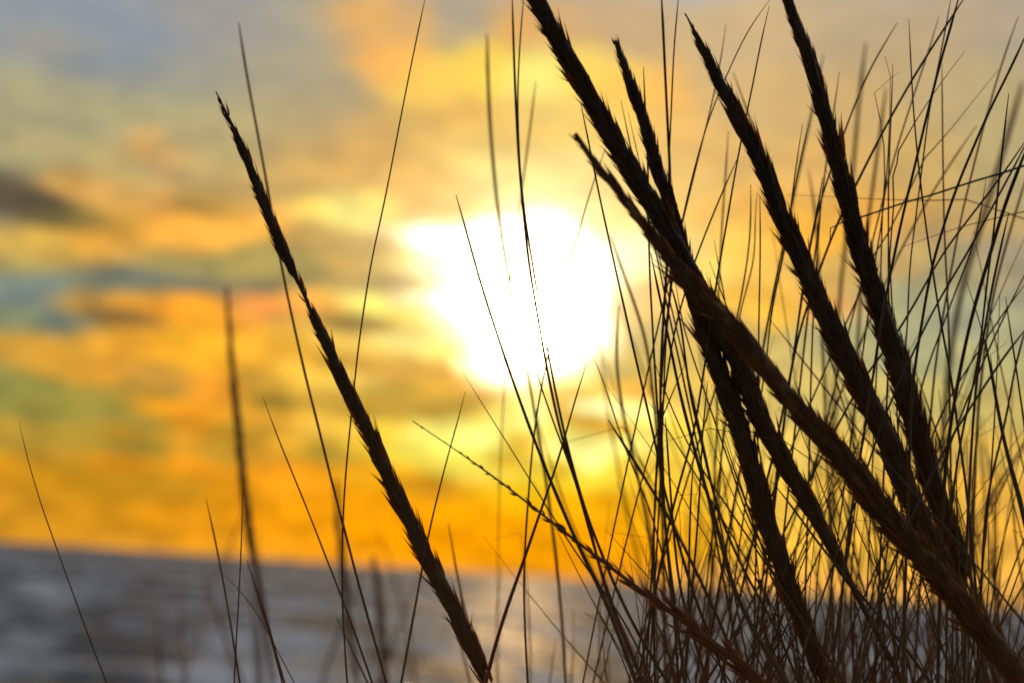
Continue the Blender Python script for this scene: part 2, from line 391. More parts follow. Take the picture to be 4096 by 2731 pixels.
def sea_material():
    m, nt, N, L = material('grey_sea')
    geo = N('ShaderNodeNewGeometry')

    def noise_tex(sc, det, rough=.55):
        mp = N('ShaderNodeMapping'); mp.inputs['Scale'].default_value = sc
        L(geo.outputs['Position'], mp.inputs[0])
        n = N('ShaderNodeTexNoise'); n.inputs['Scale'].default_value = 1
        n.inputs['Detail'].default_value = det; n.inputs['Roughness'].default_value = rough
        L(mp.outputs[0], n.inputs['Vector'])
        return n.outputs[0]
    # every facet of the choppy surface has its own tilt
    mpn = N('ShaderNodeMapping'); mpn.inputs['Scale'].default_value = (.7, 1.1, .7)
    L(geo.outputs['Position'], mpn.inputs[0])
    tn = N('ShaderNodeTexNoise'); tn.inputs['Scale'].default_value = 1; tn.inputs['Detail'].default_value = 3
    L(mpn.outputs[0], tn.inputs['Vector'])
    v1 = N('ShaderNodeVectorMath'); v1.operation = 'SUBTRACT'; v1.inputs[1].default_value = (.5, .5, .5)
    L(tn.outputs['Color'], v1.inputs[0])
    v2 = N('ShaderNodeVectorMath'); v2.operation = 'MULTIPLY_ADD'; v2.inputs[1].default_value = (5.2, 3.2, 0)
    L(v1.outputs[0], v2.inputs[0]); L(geo.outputs['Normal'], v2.inputs[2])
    bp = N('ShaderNodeVectorMath'); bp.operation = 'NORMALIZE'
    L(v2.outputs[0], bp.inputs[0])
    # steep little waves hide each other at this angle: only part of the surface mirrors the sky
    body = N('ShaderNodeBsdfDiffuse'); body.inputs[0].default_value = (.052, .076, .098, 1)
    gloss = N('ShaderNodeBsdfGlossy'); gloss.inputs['Roughness'].default_value = .2
    gloss.inputs[0].default_value = (.96, .96, .95, 1)
    L(bp.outputs[0], gloss.inputs['Normal'])
    water = N('ShaderNodeMixShader'); water.inputs[0].default_value = .11
    glint = noise_tex((.9, .35, .5), 1)
    gr = N('ShaderNodeValToRGB')
    gr.color_ramp.elements[0].position = .70; gr.color_ramp.elements[0].color = (.085, .085, .085, 1)
    gr.color_ramp.elements[1].position = .74; gr.color_ramp.elements[1].color = (.75, .75, .75, 1)
    L(glint, gr.inputs[0]); L(gr.outputs[0], water.inputs[0])
    L(body.outputs[0], water.inputs[1]); L(gloss.outputs[0], water.inputs[2])
    foam = N('ShaderNodeBsdfPrincipled')
    foam.inputs['Base Color'].default_value = (.76, .76, .76, 1); foam.inputs['Roughness'].default_value = .85
    # foam streaks left by the breakers, long across the wind
    streak = noise_tex((.075, .021, .0), 4, .55)
    at_ = N('ShaderNodeAttribute'); at_.attribute_name = 'foam'
    add = N('ShaderNodeMath'); add.operation = 'MULTIPLY_ADD'; add.inputs[1].default_value = .16
    L(at_.outputs['Fac'], add.inputs[0]); L(streak, add.inputs[2])
    rp = N('ShaderNodeValToRGB')
    rp.color_ramp.elements[0].position = .47; rp.color_ramp.elements[0].color = (0, 0, 0, 1)
    rp.color_ramp.elements[1].position = .62; rp.color_ramp.elements[1].color = (1, 1, 1, 1)
    L(add.outputs[0], rp.inputs[0])
    mx = N('ShaderNodeMixShader')
    L(rp.outputs[0], mx.inputs[0]); L(water.outputs[0], mx.inputs[1]); L(foam.outputs[0], mx.inputs[2])
    o = N('ShaderNodeOutputMaterial'); L(mx.outputs[0], o.inputs[0])
    return m


# ------------------------------------------------------------------ helpers
def link_mesh(name, verts, faces, mat, parent=None, smooth=True, origin=None):
    me = bpy.data.meshes.new(name)
    if origin is not None:
        verts = [v - origin for v in verts]
    me.from_pydata([tuple(v) for v in verts], [], faces)
    me.materials.append(mat)
    if smooth:
        me.polygons.foreach_set('use_smooth', [True] * len(me.polygons))
    me.update()
    o = bpy.data.objects.new(name, me)
    col.objects.link(o)
    if parent is not None:
        o.parent = parent
    elif origin is not None:
        o.location = origin
    return o


def tag(o, label, cat, group=None):
    o['label'] = label
    o['category'] = cat
    if group:
        o['group'] = group
    return o


def sstep(a, b, x):
    t = max(0.0, min(1.0, (x - a) / (b - a)))
    return t * t * (3 - 2 * t)


def ground(x, y):
    h = 7.40 + .05 * noise.noise(Vector((x * 1.7, y * 1.7, 0))) + .10 * noise.noise(Vector((x * .3, y * .3, 4)))
    face = 1.1 + 5.9 * (1 - sstep(3.0, 26.0, y)) / 1.0
    h = h * (1 - sstep(2.2, 9.0, y)) + (face * .98 + .15 * noise.noise(Vector((x * .15, y * .15, 9)))) * sstep(2.2, 9.0, y)
    if y > 20:
        h -= (y - 20) * .0155
    if y < -1:
        h += .25 * math.sin(min(1, (-1 - y) / 6) * math.pi / 2)
    return h


def grid(name, xs_of, ys, zf, mat):
    verts, faces = [], []
    nx = len(xs_of(ys[0]))
    for y in ys:
        for x in xs_of(y):
            verts.append((x, y, zf(x, y)))
    for j in range(len(ys) - 1):
        for i in range(nx - 1):
            a = j * nx + i
            faces.append((a, a + 1, a + nx + 1, a + nx))
    o = link_mesh(name, [Vector(v) for v in verts], faces, mat)
    o['kind'] = 'structure'
    return o, verts


# ------------------------------------------------------------------ the setting
def build_setting():
    ys = [-60, -40, -25, -15, -10, -6, -4, -3, -2] + [-1.5 + .15 * i for i in range(36)] + [4.2 + i * .8 for i in range(30)] + [29 + i * 4 for i in range(24)]
    spread = [-1.0, -.6, -.35, -.2, -.1, -.06] + [-.045 + .0015 * i for i in range(61)] + [.06, .1, .2, .35, .6, 1.0]
    grid('dune_ground', lambda y: [s * 300 for s in spread], ys, ground, sand_material())
    # the sea: rows grow with distance so near waves are real geometry
    ys, y = [], 78.0
    while y < 700:
        ys.append(y); y += .55 + (y - 78) * .0042
    while y < 40000:
        ys.append(y); y *= 1.13
    nx = 150

    def xs_of(y):
        half = 70 + y * .62
        return [half * (2 * i / (nx - 1) - 1) for i in range(nx)]
    foams = []

    def wave(x, y):
        warp = 9 * noise.noise(Vector((x * .012, y * .012, 1)))
        ph = (y + warp + .05 * x) / 27.0
        amp = (.30 + .30 * noise.noise(Vector((x * .02, ph * .9, 5)))) * (1 - sstep(420, 700, y))
        s = .5 + .5 * math.sin(ph * 2 * math.pi)
        crest = s ** 2.4
        foams.append(crest * max(0.0, .25 + noise.noise(Vector((x * .03, round(ph) * 1.7, 2)))) * (1 - sstep(150, 420, y)))
        return amp * 1.6 * (crest - .3) + .10 * noise.noise(Vector((x * .2, y * .3, 7))) * (1 - sstep(300, 700, y))
    o, v = grid('sea', xs_of, ys, wave, sea_material())
    a = o.data.attributes.new('foam', 'FLOAT', 'POINT')
    a.data.foreach_set('value', foams)


build_setting()

# ------------------------------------------------------------------ tracing stalks in space
TILE = {}
for row, oy in (('A', 0), ('B', 900), ('C', 1707)):
    for c in range(4):
        TILE[f'{row}{c + 1}'] = (1024 * c, oy)
TS = 1024 / 1568.0


def parse(trace):
    pts = []
    for seg in trace.split('|'):
        w = seg.split()
        ox, oy = TILE[w[0]]
        for q in w[1:]:
            x, y = map(float, q.split(','))
            pts.append((ox + x * TS, oy + y * TS))
    return pts


def tidy(pts, rounds=14):
    """one even, gently smoothed line out of a hand trace read from overlapping sheets"""
    out = [pts[0]]
    for i, p in enumerate(pts[1:], 1):
        if p[1] > out[-1][1] + 14:
            out.append(p)
    if len(out) < 3:
        return out
    ln = [0]
    for a, b in zip(out, out[1:]):
        ln.append(ln[-1] + math.hypot(b[0] - a[0], b[1] - a[1]))
    n = max(4, int(ln[-1] / 34))
    ev, j = [], 0
    for i in range(n + 1):
        t = ln[-1] * i / n
        while j < len(ln) - 2 and ln[j + 1] < t:
            j += 1
        f = (t - ln[j]) / max(1e-6, ln[j + 1] - ln[j])
        ev.append((out[j][0] + (out[j + 1][0] - out[j][0]) * f, out[j][1] + (out[j + 1][1] - out[j][1]) * f))
    for _ in range(rounds):
        ev = [ev[0]] + [tuple(.25 * ev[i - 1][k] + .5 * ev[i][k] + .25 * ev[i + 1][k] for k in (0, 1)) for i in range(1, n)] + [ev[n]]
    return ev


def catmull(pts, step):
    out = []
    n = len(pts)
    for i in range(n - 1):
        p0 = pts[max(i - 1, 0)]; p1 = pts[i]; p2 = pts[i + 1]; p3 = pts[min(i + 2, n - 1)]
        k = max(1, int((p2 - p1).length / step))
        for j in range(k):
            t = j / k
            out.append(.5 * ((2 * p1) + (p2 - p0) * t + (2 * p0 - 5 * p1 + 4 * p2 - p3) * t * t + (3 * p1 - p0 - 3 * p2 + p3) * t ** 3))
    out.append(pts[-1])
    return out


def place(pts, d0, d1, step=.012, kink=False):
    """picture-plane trace -> curve in space, top first, with depth going d0 -> d1"""
    ln = [0]
    for a, b in zip(pts, pts[1:]):
        ln.append(ln[-1] + math.hypot(b[0] - a[0], b[1] - a[1]))
    P = [at(x, y, FOCUS * (d0 + (d1 - d0) * l / ln[-1])) for (x, y), l in zip(pts, ln)]
    if kink:
        out = []
        for a, b in zip(P, P[1:]):
            k = max(1, int((b - a).length / step))
            out += [a.lerp(b, j / k) for j in range(k)]
        return out + [P[-1]]
    return catmull(P, step)


def to_ground(P, hang=.035):
    """carry a stalk on below the view until it stands in the sand"""
    P = list(P)
    T = (P[-1] - P[-3 if len(P) > 3 else 0]).normalized()
    p = P[-1].copy()
    for i in range(80):
        T = (T + Vector((-T.x * .35, -T.y * .35, -1)) * hang).normalized()
        p = p + T * .03
        P.append(p.copy())
        if p.z < ground(p.x, p.y) - .01:
            break
    return P


def tube(P, radii, sides=6, squash=1.0, twist=0.0):
    verts, faces = [], []
    ref = Vector((.31, .9, .17)).normalized()
    n = len(P)
    for i, p in enumerate(P):
        t = (P[min(i + 1, n - 1)] - P[max(i - 1, 0)]).normalized()
        u = t.cross(ref).normalized(); v = t.cross(u)
        for k in range(sides):
            a = 2 * math.pi * k / sides
            c_, s_ = math.cos(a) * radii[i], math.sin(a) * radii[i] * squash
            tw = twist * i
            verts.append(p + u * (c_ * math.cos(tw) - s_ * math.sin(tw)) + v * (c_ * math.sin(tw) + s_ * math.cos(tw)))
    for i in range(n - 1):
        for k in range(sides):
            a = i * sides + k; b = i * sides + (k + 1) % sides
            faces.append((a, b, b + sides, a + sides))
    faces.append(tuple(range(sides))[::-1])
    faces.append(tuple(range((n - 1) * sides, n * sides)))
    return verts, faces


def wpx(w, d):
    return w * TS * K * FOCUS * d * .5          # traced width -> radius in metres


def blade(label, trace, w0, w1, d0=1.0, d1=1.0, mat='dark', kink=False, hang=.035, group=None, pts=None, tip=True, name='grass_stalk', squash=1.0, twist=0.0):
    pts = pts or (parse(trace) if kink or hang > .04 else tidy(parse(trace)))
    P = place(pts, d0, d1, kink=kink)
    nv = len(P)
    P = to_ground(P, hang)
    rad = []
    r0, r1 = wpx(w0, d0), wpx(w1, d1)
    ph = rnd.random() * 9
    for i in range(len(P)):
        t = min(1, i / max(1, nv - 1))
        r = r0 + (r1 - r0) * t
        if tip:
            r *= min(1.0, .40 + i * .15)
        r *= 1 + .10 * noise.noise(Vector((i * .23, ph, 0)))
        rad.append(r)
    v, f = tube(P, rad, 6, squash, twist)
    o = link_mesh(name, v, f, BLADE[mat], origin=P[-1])
    tag(o, label, 'grass stalk', group)
    return o


# ------------------------------------------------------------------ seed heads
def floret(base, direction, side, length, width, bend):
    """one pointed husk: a thin keeled lance, widest a third of the way up"""
    nrm = direction.cross(side).normalized()
    prof = ((0, .22), (.12, .75), (.30, 1.0), (.52, .72), (.74, .28), (1.0, .02))
    verts, faces = [], []
    for t, w in prof:
        c = base + direction * (length * t) + nrm * (bend * length * t * t)
        hw = width * .5 * w
        verts += [c + side * hw, c + nrm * hw * .55, c - side * hw, c - nrm * hw * .40]
    for i in range(len(prof) - 1):
        for k in range(4):
            a = i * 4 + k; b = i * 4 + (k + 1) % 4
            faces.append((a, b, b + 4, a + 4))
    faces.append((3, 2, 1, 0))
    e = (len(prof) - 1) * 4
    faces.append((e, e + 1, e + 2, e + 3))
    return verts, faces


HEADK = 1.45


def seed_head(label, trace, widths, d0, d1, mat='dark', spacing=.0010, lengthk=2.9, singles=60, gaps=None, stem_w=14, stray=.10, seed=1, minlen=.0016, group=None, core=.58):
    rg = random.Random(seed)
    pts = tidy(parse(trace), 10)
    A = place(pts, d0, d1, step=.0015)
    n = len(A)
    cum = [0]
    for a, b in zip(A, A[1:]):
        cum.append(cum[-1] + (b - a).length)
    total = cum[-1]

    def rad_at(t):                                    # widths: list of (t, traced width)
        for (ta, wa), (tb, wb) in zip(widths, widths[1:]):
            if t <= tb:
                s = (t - ta) / max(1e-6, tb - ta)
                return HEADK * wpx(wa + (wb - wa) * s, d0 + (d1 - d0) * t)
        return HEADK * wpx(widths[-1][1], d1)
    G = to_ground(A[-6:] + [], .03)[6:]
    base = (G[-1] if G else A[-1]).copy()
    root = bpy.data.objects.new('grass_seed_head', None)
    root.empty_display_size = .02
    col.objects.link(root)
    root.location = base
    tag(root, label, 'seed head', group)
    sr = wpx(stem_w, d1)
    # stem: from the sand up through the spike
    S = [A[i] for i in range(0, n, 4)]
    if S[-1] != A[-1]:
        S.append(A[-1])
    rs = []
    for i in range(len(S)):
        t = min(1, i / (len(S) - 1))
        thin = gaps and any(ga <= t <= gb for ga, gb, gv in gaps)
        rs.append(max(.00018, rad_at(t) * (.28 if thin else core)) if t < .97 else sr)
    S += G; rs += [sr] * len(G)
    v, f = tube(S, rs, 8)
    link_mesh('stem', v, f, BLADE['dark' if mat == 'dark' else 'straw'], root, origin=base)
    cand = []
    s = total * .004
    k = 0
    while s < total:
        t = s / total
        i = max(1, min(n - 2, next((j for j in range(int(t * n * .9), n) if cum[j] >= s), n - 2)))
        T = (A[i - 1] - A[i + 1]).normalized()         # towards the tip
        Rr = rad_at(t)
        ang = k * 2.39996 + rg.uniform(-1.1, 1.1)
        u = T.cross(fwd).normalized(); w = T.cross(u)
        nrm = u * math.cos(ang) + w * math.sin(ang)
        gap = 1.0
        if gaps:
            for ga, gb, gv in gaps:
                if ga <= t <= gb:
                    gap = gv
        if rg.random() < gap:
            L = min(.0125, max(minlen, Rr * lengthk)) * rg.uniform(.68, 1.28)
            L = min(L, .004 + s * 1.3)
            r0 = Rr * .42
            tipr = Rr * (rg.uniform(.68, 1.05) + .16 * noise.noise(Vector((s * 90, seed, ang))))
            if rg.random() < .07:
                L *= 1.5
            if Rr < .0016:
                tipr = Rr * rg.uniform(.7, 1.7)
            if rg.random() < stray * (1 + 1.2 * noise.noise(Vector((s * 60, seed * 3.1, 0)))):
                tipr = Rr * rg.uniform(1.08, 1.5)
            si = max(-.2, min(.62, (tipr - r0) / L))
            D = (T * math.sqrt(1 - si * si) + nrm * si).normalized()
            sd = T.cross(nrm).normalized()
            b0 = A[i] + nrm * r0 - D * (L * .10)
            V, F = [], []
            for q in range(3 if Rr > .0012 else (2 if Rr > .0006 else 1)):
                sg = (-1, 1, 0)[q]
                D2 = (D + sd * sg * rg.uniform(.02, .09) + nrm * rg.uniform(-.03, .03)).normalized()
                vv, ff = floret(b0 + sd * sg * L * .04, D2, (sd * .9 + nrm * .35 * sg).normalized(), L * rg.uniform(.72, 1.12), L * (rg.uniform(.08, .15) if Rr > .0016 else rg.uniform(.17, .26)), rg.uniform(-.05, .08))
                o_ = len(V); V += vv; F += [tuple(x + o_ for x in fc) for fc in ff]
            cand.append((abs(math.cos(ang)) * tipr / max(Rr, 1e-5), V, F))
        dens = max(.5, Rr / .0032)
        s += spacing / dens ** .5 if Rr > .0012 else max(.0013, Rr * 2.6)
        k += 1
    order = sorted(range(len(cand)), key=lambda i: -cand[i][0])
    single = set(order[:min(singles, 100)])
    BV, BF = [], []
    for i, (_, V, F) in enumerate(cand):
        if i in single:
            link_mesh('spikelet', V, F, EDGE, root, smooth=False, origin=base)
        else:
            o_ = len(BV); BV += V; BF += [tuple(x + o_ for x in fc) for fc in F]
    if BV:
        o = link_mesh('spikelets', BV, BF, SPIKE[mat], root, smooth=False, origin=base)
        o['kind'] = 'stuff'
    return root


seed_head('slim solitary seed head standing apart over the open sea with gaps between its spikelets',
          'A1 1322,562 1360,640 1440,800 1490,930 1560,1090|A2 50,1260 120,1420 170,1530|B2 200,240 260,350 330,500 385,640 450,780 530,930 590,1060 645,1180 710,1310 780,1480|C2 720,180 800,310 880,460 960,610 1020,740 1085,880 1150,1010 1230,1150 1300,1300 1360,1440 1420,1580',
          [(0, 18), (.04, 48), (.2, 74), (.28, 80), (.315, 58), (.36, 54), (.42, 70), (.55, 88), (.7, 104), (.85, 114), (1, 104)], 1.0, 1.0,
          spacing=.00135, gaps=[(.0, .06, .8), (.29, .39, .62)], seed=2, stray=.17, singles=90)
seed_head('thick seed head cut off by the top edge, longest of all',
          'A3 60,-160 150,0 265,220 390,450 475,600 560,745 640,900 740,1070 850,1240 950,1400|B3 1130,380 1240,560 1330,720 1420,880|C4 -60,-40 20,80 110,230 200,390 290,540 370,690 440,830 500,960 540,1020',
          [(0, 110), (.06, 118), (.3, 132), (.5, 150), (.62, 140), (.75, 132), (.86, 110), (.95, 74), (1, 40)], 1.02, 1.035, seed=3, singles=90, stem_w=36)
seed_head('shorter blunt-tipped seed head rising close behind the thick one, a stray spikelet near its tip',
          'A3 632,250 660,330 700,440 745,560 790,690 830,830 870,980 920,1120 975,1290 1020,1440|B3 1080,300 1130,520 1200,720 1280,930 1350,1130 1430,1350|C3 1500,370|C4 -20,560 60,760 130,980 190,1150 260,1330 330,1568',
          [(0, 26), (.03, 52), (.12, 76), (.3, 92), (.45, 116), (.6, 130), (.75, 134), (.9, 120), (1, 96)], 1.045, 1.02, seed=4, mat='dark', singles=80)
seed_head('heavy seed head sweeping across in front of the others, soft at its split tip',
          'A3 385,820 425,900 490,990 560,1060 640,1150 720,1260 800,1370 890,1480|B3 980,230 1080,360 1190,460 1300,565 1415,698 1530,835|C4 70,-238 180,-110 300,10 450,190 610,390 780,600 930,780 1070,940 1190,1090 1320,1260 1440,1400 1570,1568',
          [(0, 36), (.03, 48), (.10, 70), (.2, 104), (.3, 128), (.45, 148), (.6, 166), (.75, 174), (.9, 180), (1, 170)], .885, .955, mat='brown', seed=5, singles=100, stray=.12)
seed_head('straight dark seed head with a hair-fine bent tip between the two tallest',
          'A3 1062,84 1085,130 1110,180 1150,260 1215,400 1285,540 1355,660 1430,790 1500,930|A4 0,1110 60,1280 130,1440|B4 190,200 290,420 380,620 465,800 550,960 640,1130 725,1300 800,1450|C4 760,210 850,400 930,560 1010,700 1090,860 1150,960',
          [(0, 6), (.02, 10), (.04, 44), (.1, 74), (.25, 98), (.4, 126), (.6, 150), (.75, 164), (.88, 150), (1, 110)], 1.01, 1.0, seed=6, singles=80)
seed_head('dark upright seed head furthest from the sun, its tip beyond the top edge',
          'A4 80,-120 120,0 175,150 240,330 290,480 335,640 375,800 412,950 450,1100 490,1250 530,1400|B4 570,170 620,330 672,480 725,640 780,800 825,950 870,1110 915,1260 960,1400|C4 895,0 955,190 1015,370 1080,560 1135,700 1185,850 1220,960',
          [(0, 60), (.08, 76), (.2, 100), (.35, 122), (.5, 142), (.7, 158), (.85, 150), (1, 110)], 1.04, 1.03, seed=7, singles=80)
seed_head('thin drooping seed head with tiny knotted spikelets, tip bent towards the sea and base golden',
          'B2 958,1198 1050,1262 1110,1300 1180,1345 1260,1400 1340,1460 1420,1510|C3 -20,375 80,450 200,545 300,630 400,705 520,795 620,870 720,945 820,1030 920,1095 1040,1170 1150,1260 1280,1360 1400,1450 1560,1590',
          [(0, 8), (.1, 12), (.25, 24), (.4, 36), (.52, 46), (.66, 64), (.8, 100), (1, 130)], .97, .95, mat='gold', seed=8, singles=100, stray=.45, lengthk=3.0, stem_w=14, spacing=.0019, gaps=[(0, .3, .8), (.3, 1, .85)], core=.2)
far = 'blurred seed heads beyond the focused grass'
seed_head('blurred dark seed head standing upright over the sea, tallest of the soft ones',
          'B1 1388,380 1400,560 1410,720 1425,900 1445,1100 1465,1300|C1 1490,330 1515,560 1545,760|C2 10,900 60,1200 100,1568',
          [(0, 22), (.1, 36), (.3, 46), (.6, 52), (.8, 42), (1, 26)], 2.2, 1.9, seed=9, singles=24, spacing=.0022, group=far, mat='brown')
seed_head('blurred seed head standing where two thin stalks cross above the sea, half hidden by them',
          'C2 488,330 500,520 515,700 540,900 565,1150 590,1350 620,1568',
          [(0, 24), (.15, 36), (.4, 50), (.7, 44), (1, 34)], 2.3, 2.1, seed=10, singles=24, spacing=.0024, group=far)
seed_head('very soft brown seed head seen against the water only, its tip at the horizon',
          'C2 725,790 745,960 765,1180 780,1400 795,1568',
          [(0, 24), (.2, 42), (.6, 54), (1, 46)], 2.4, 2.2, seed=12, singles=24, spacing=.0026, group=far, mat='brown')

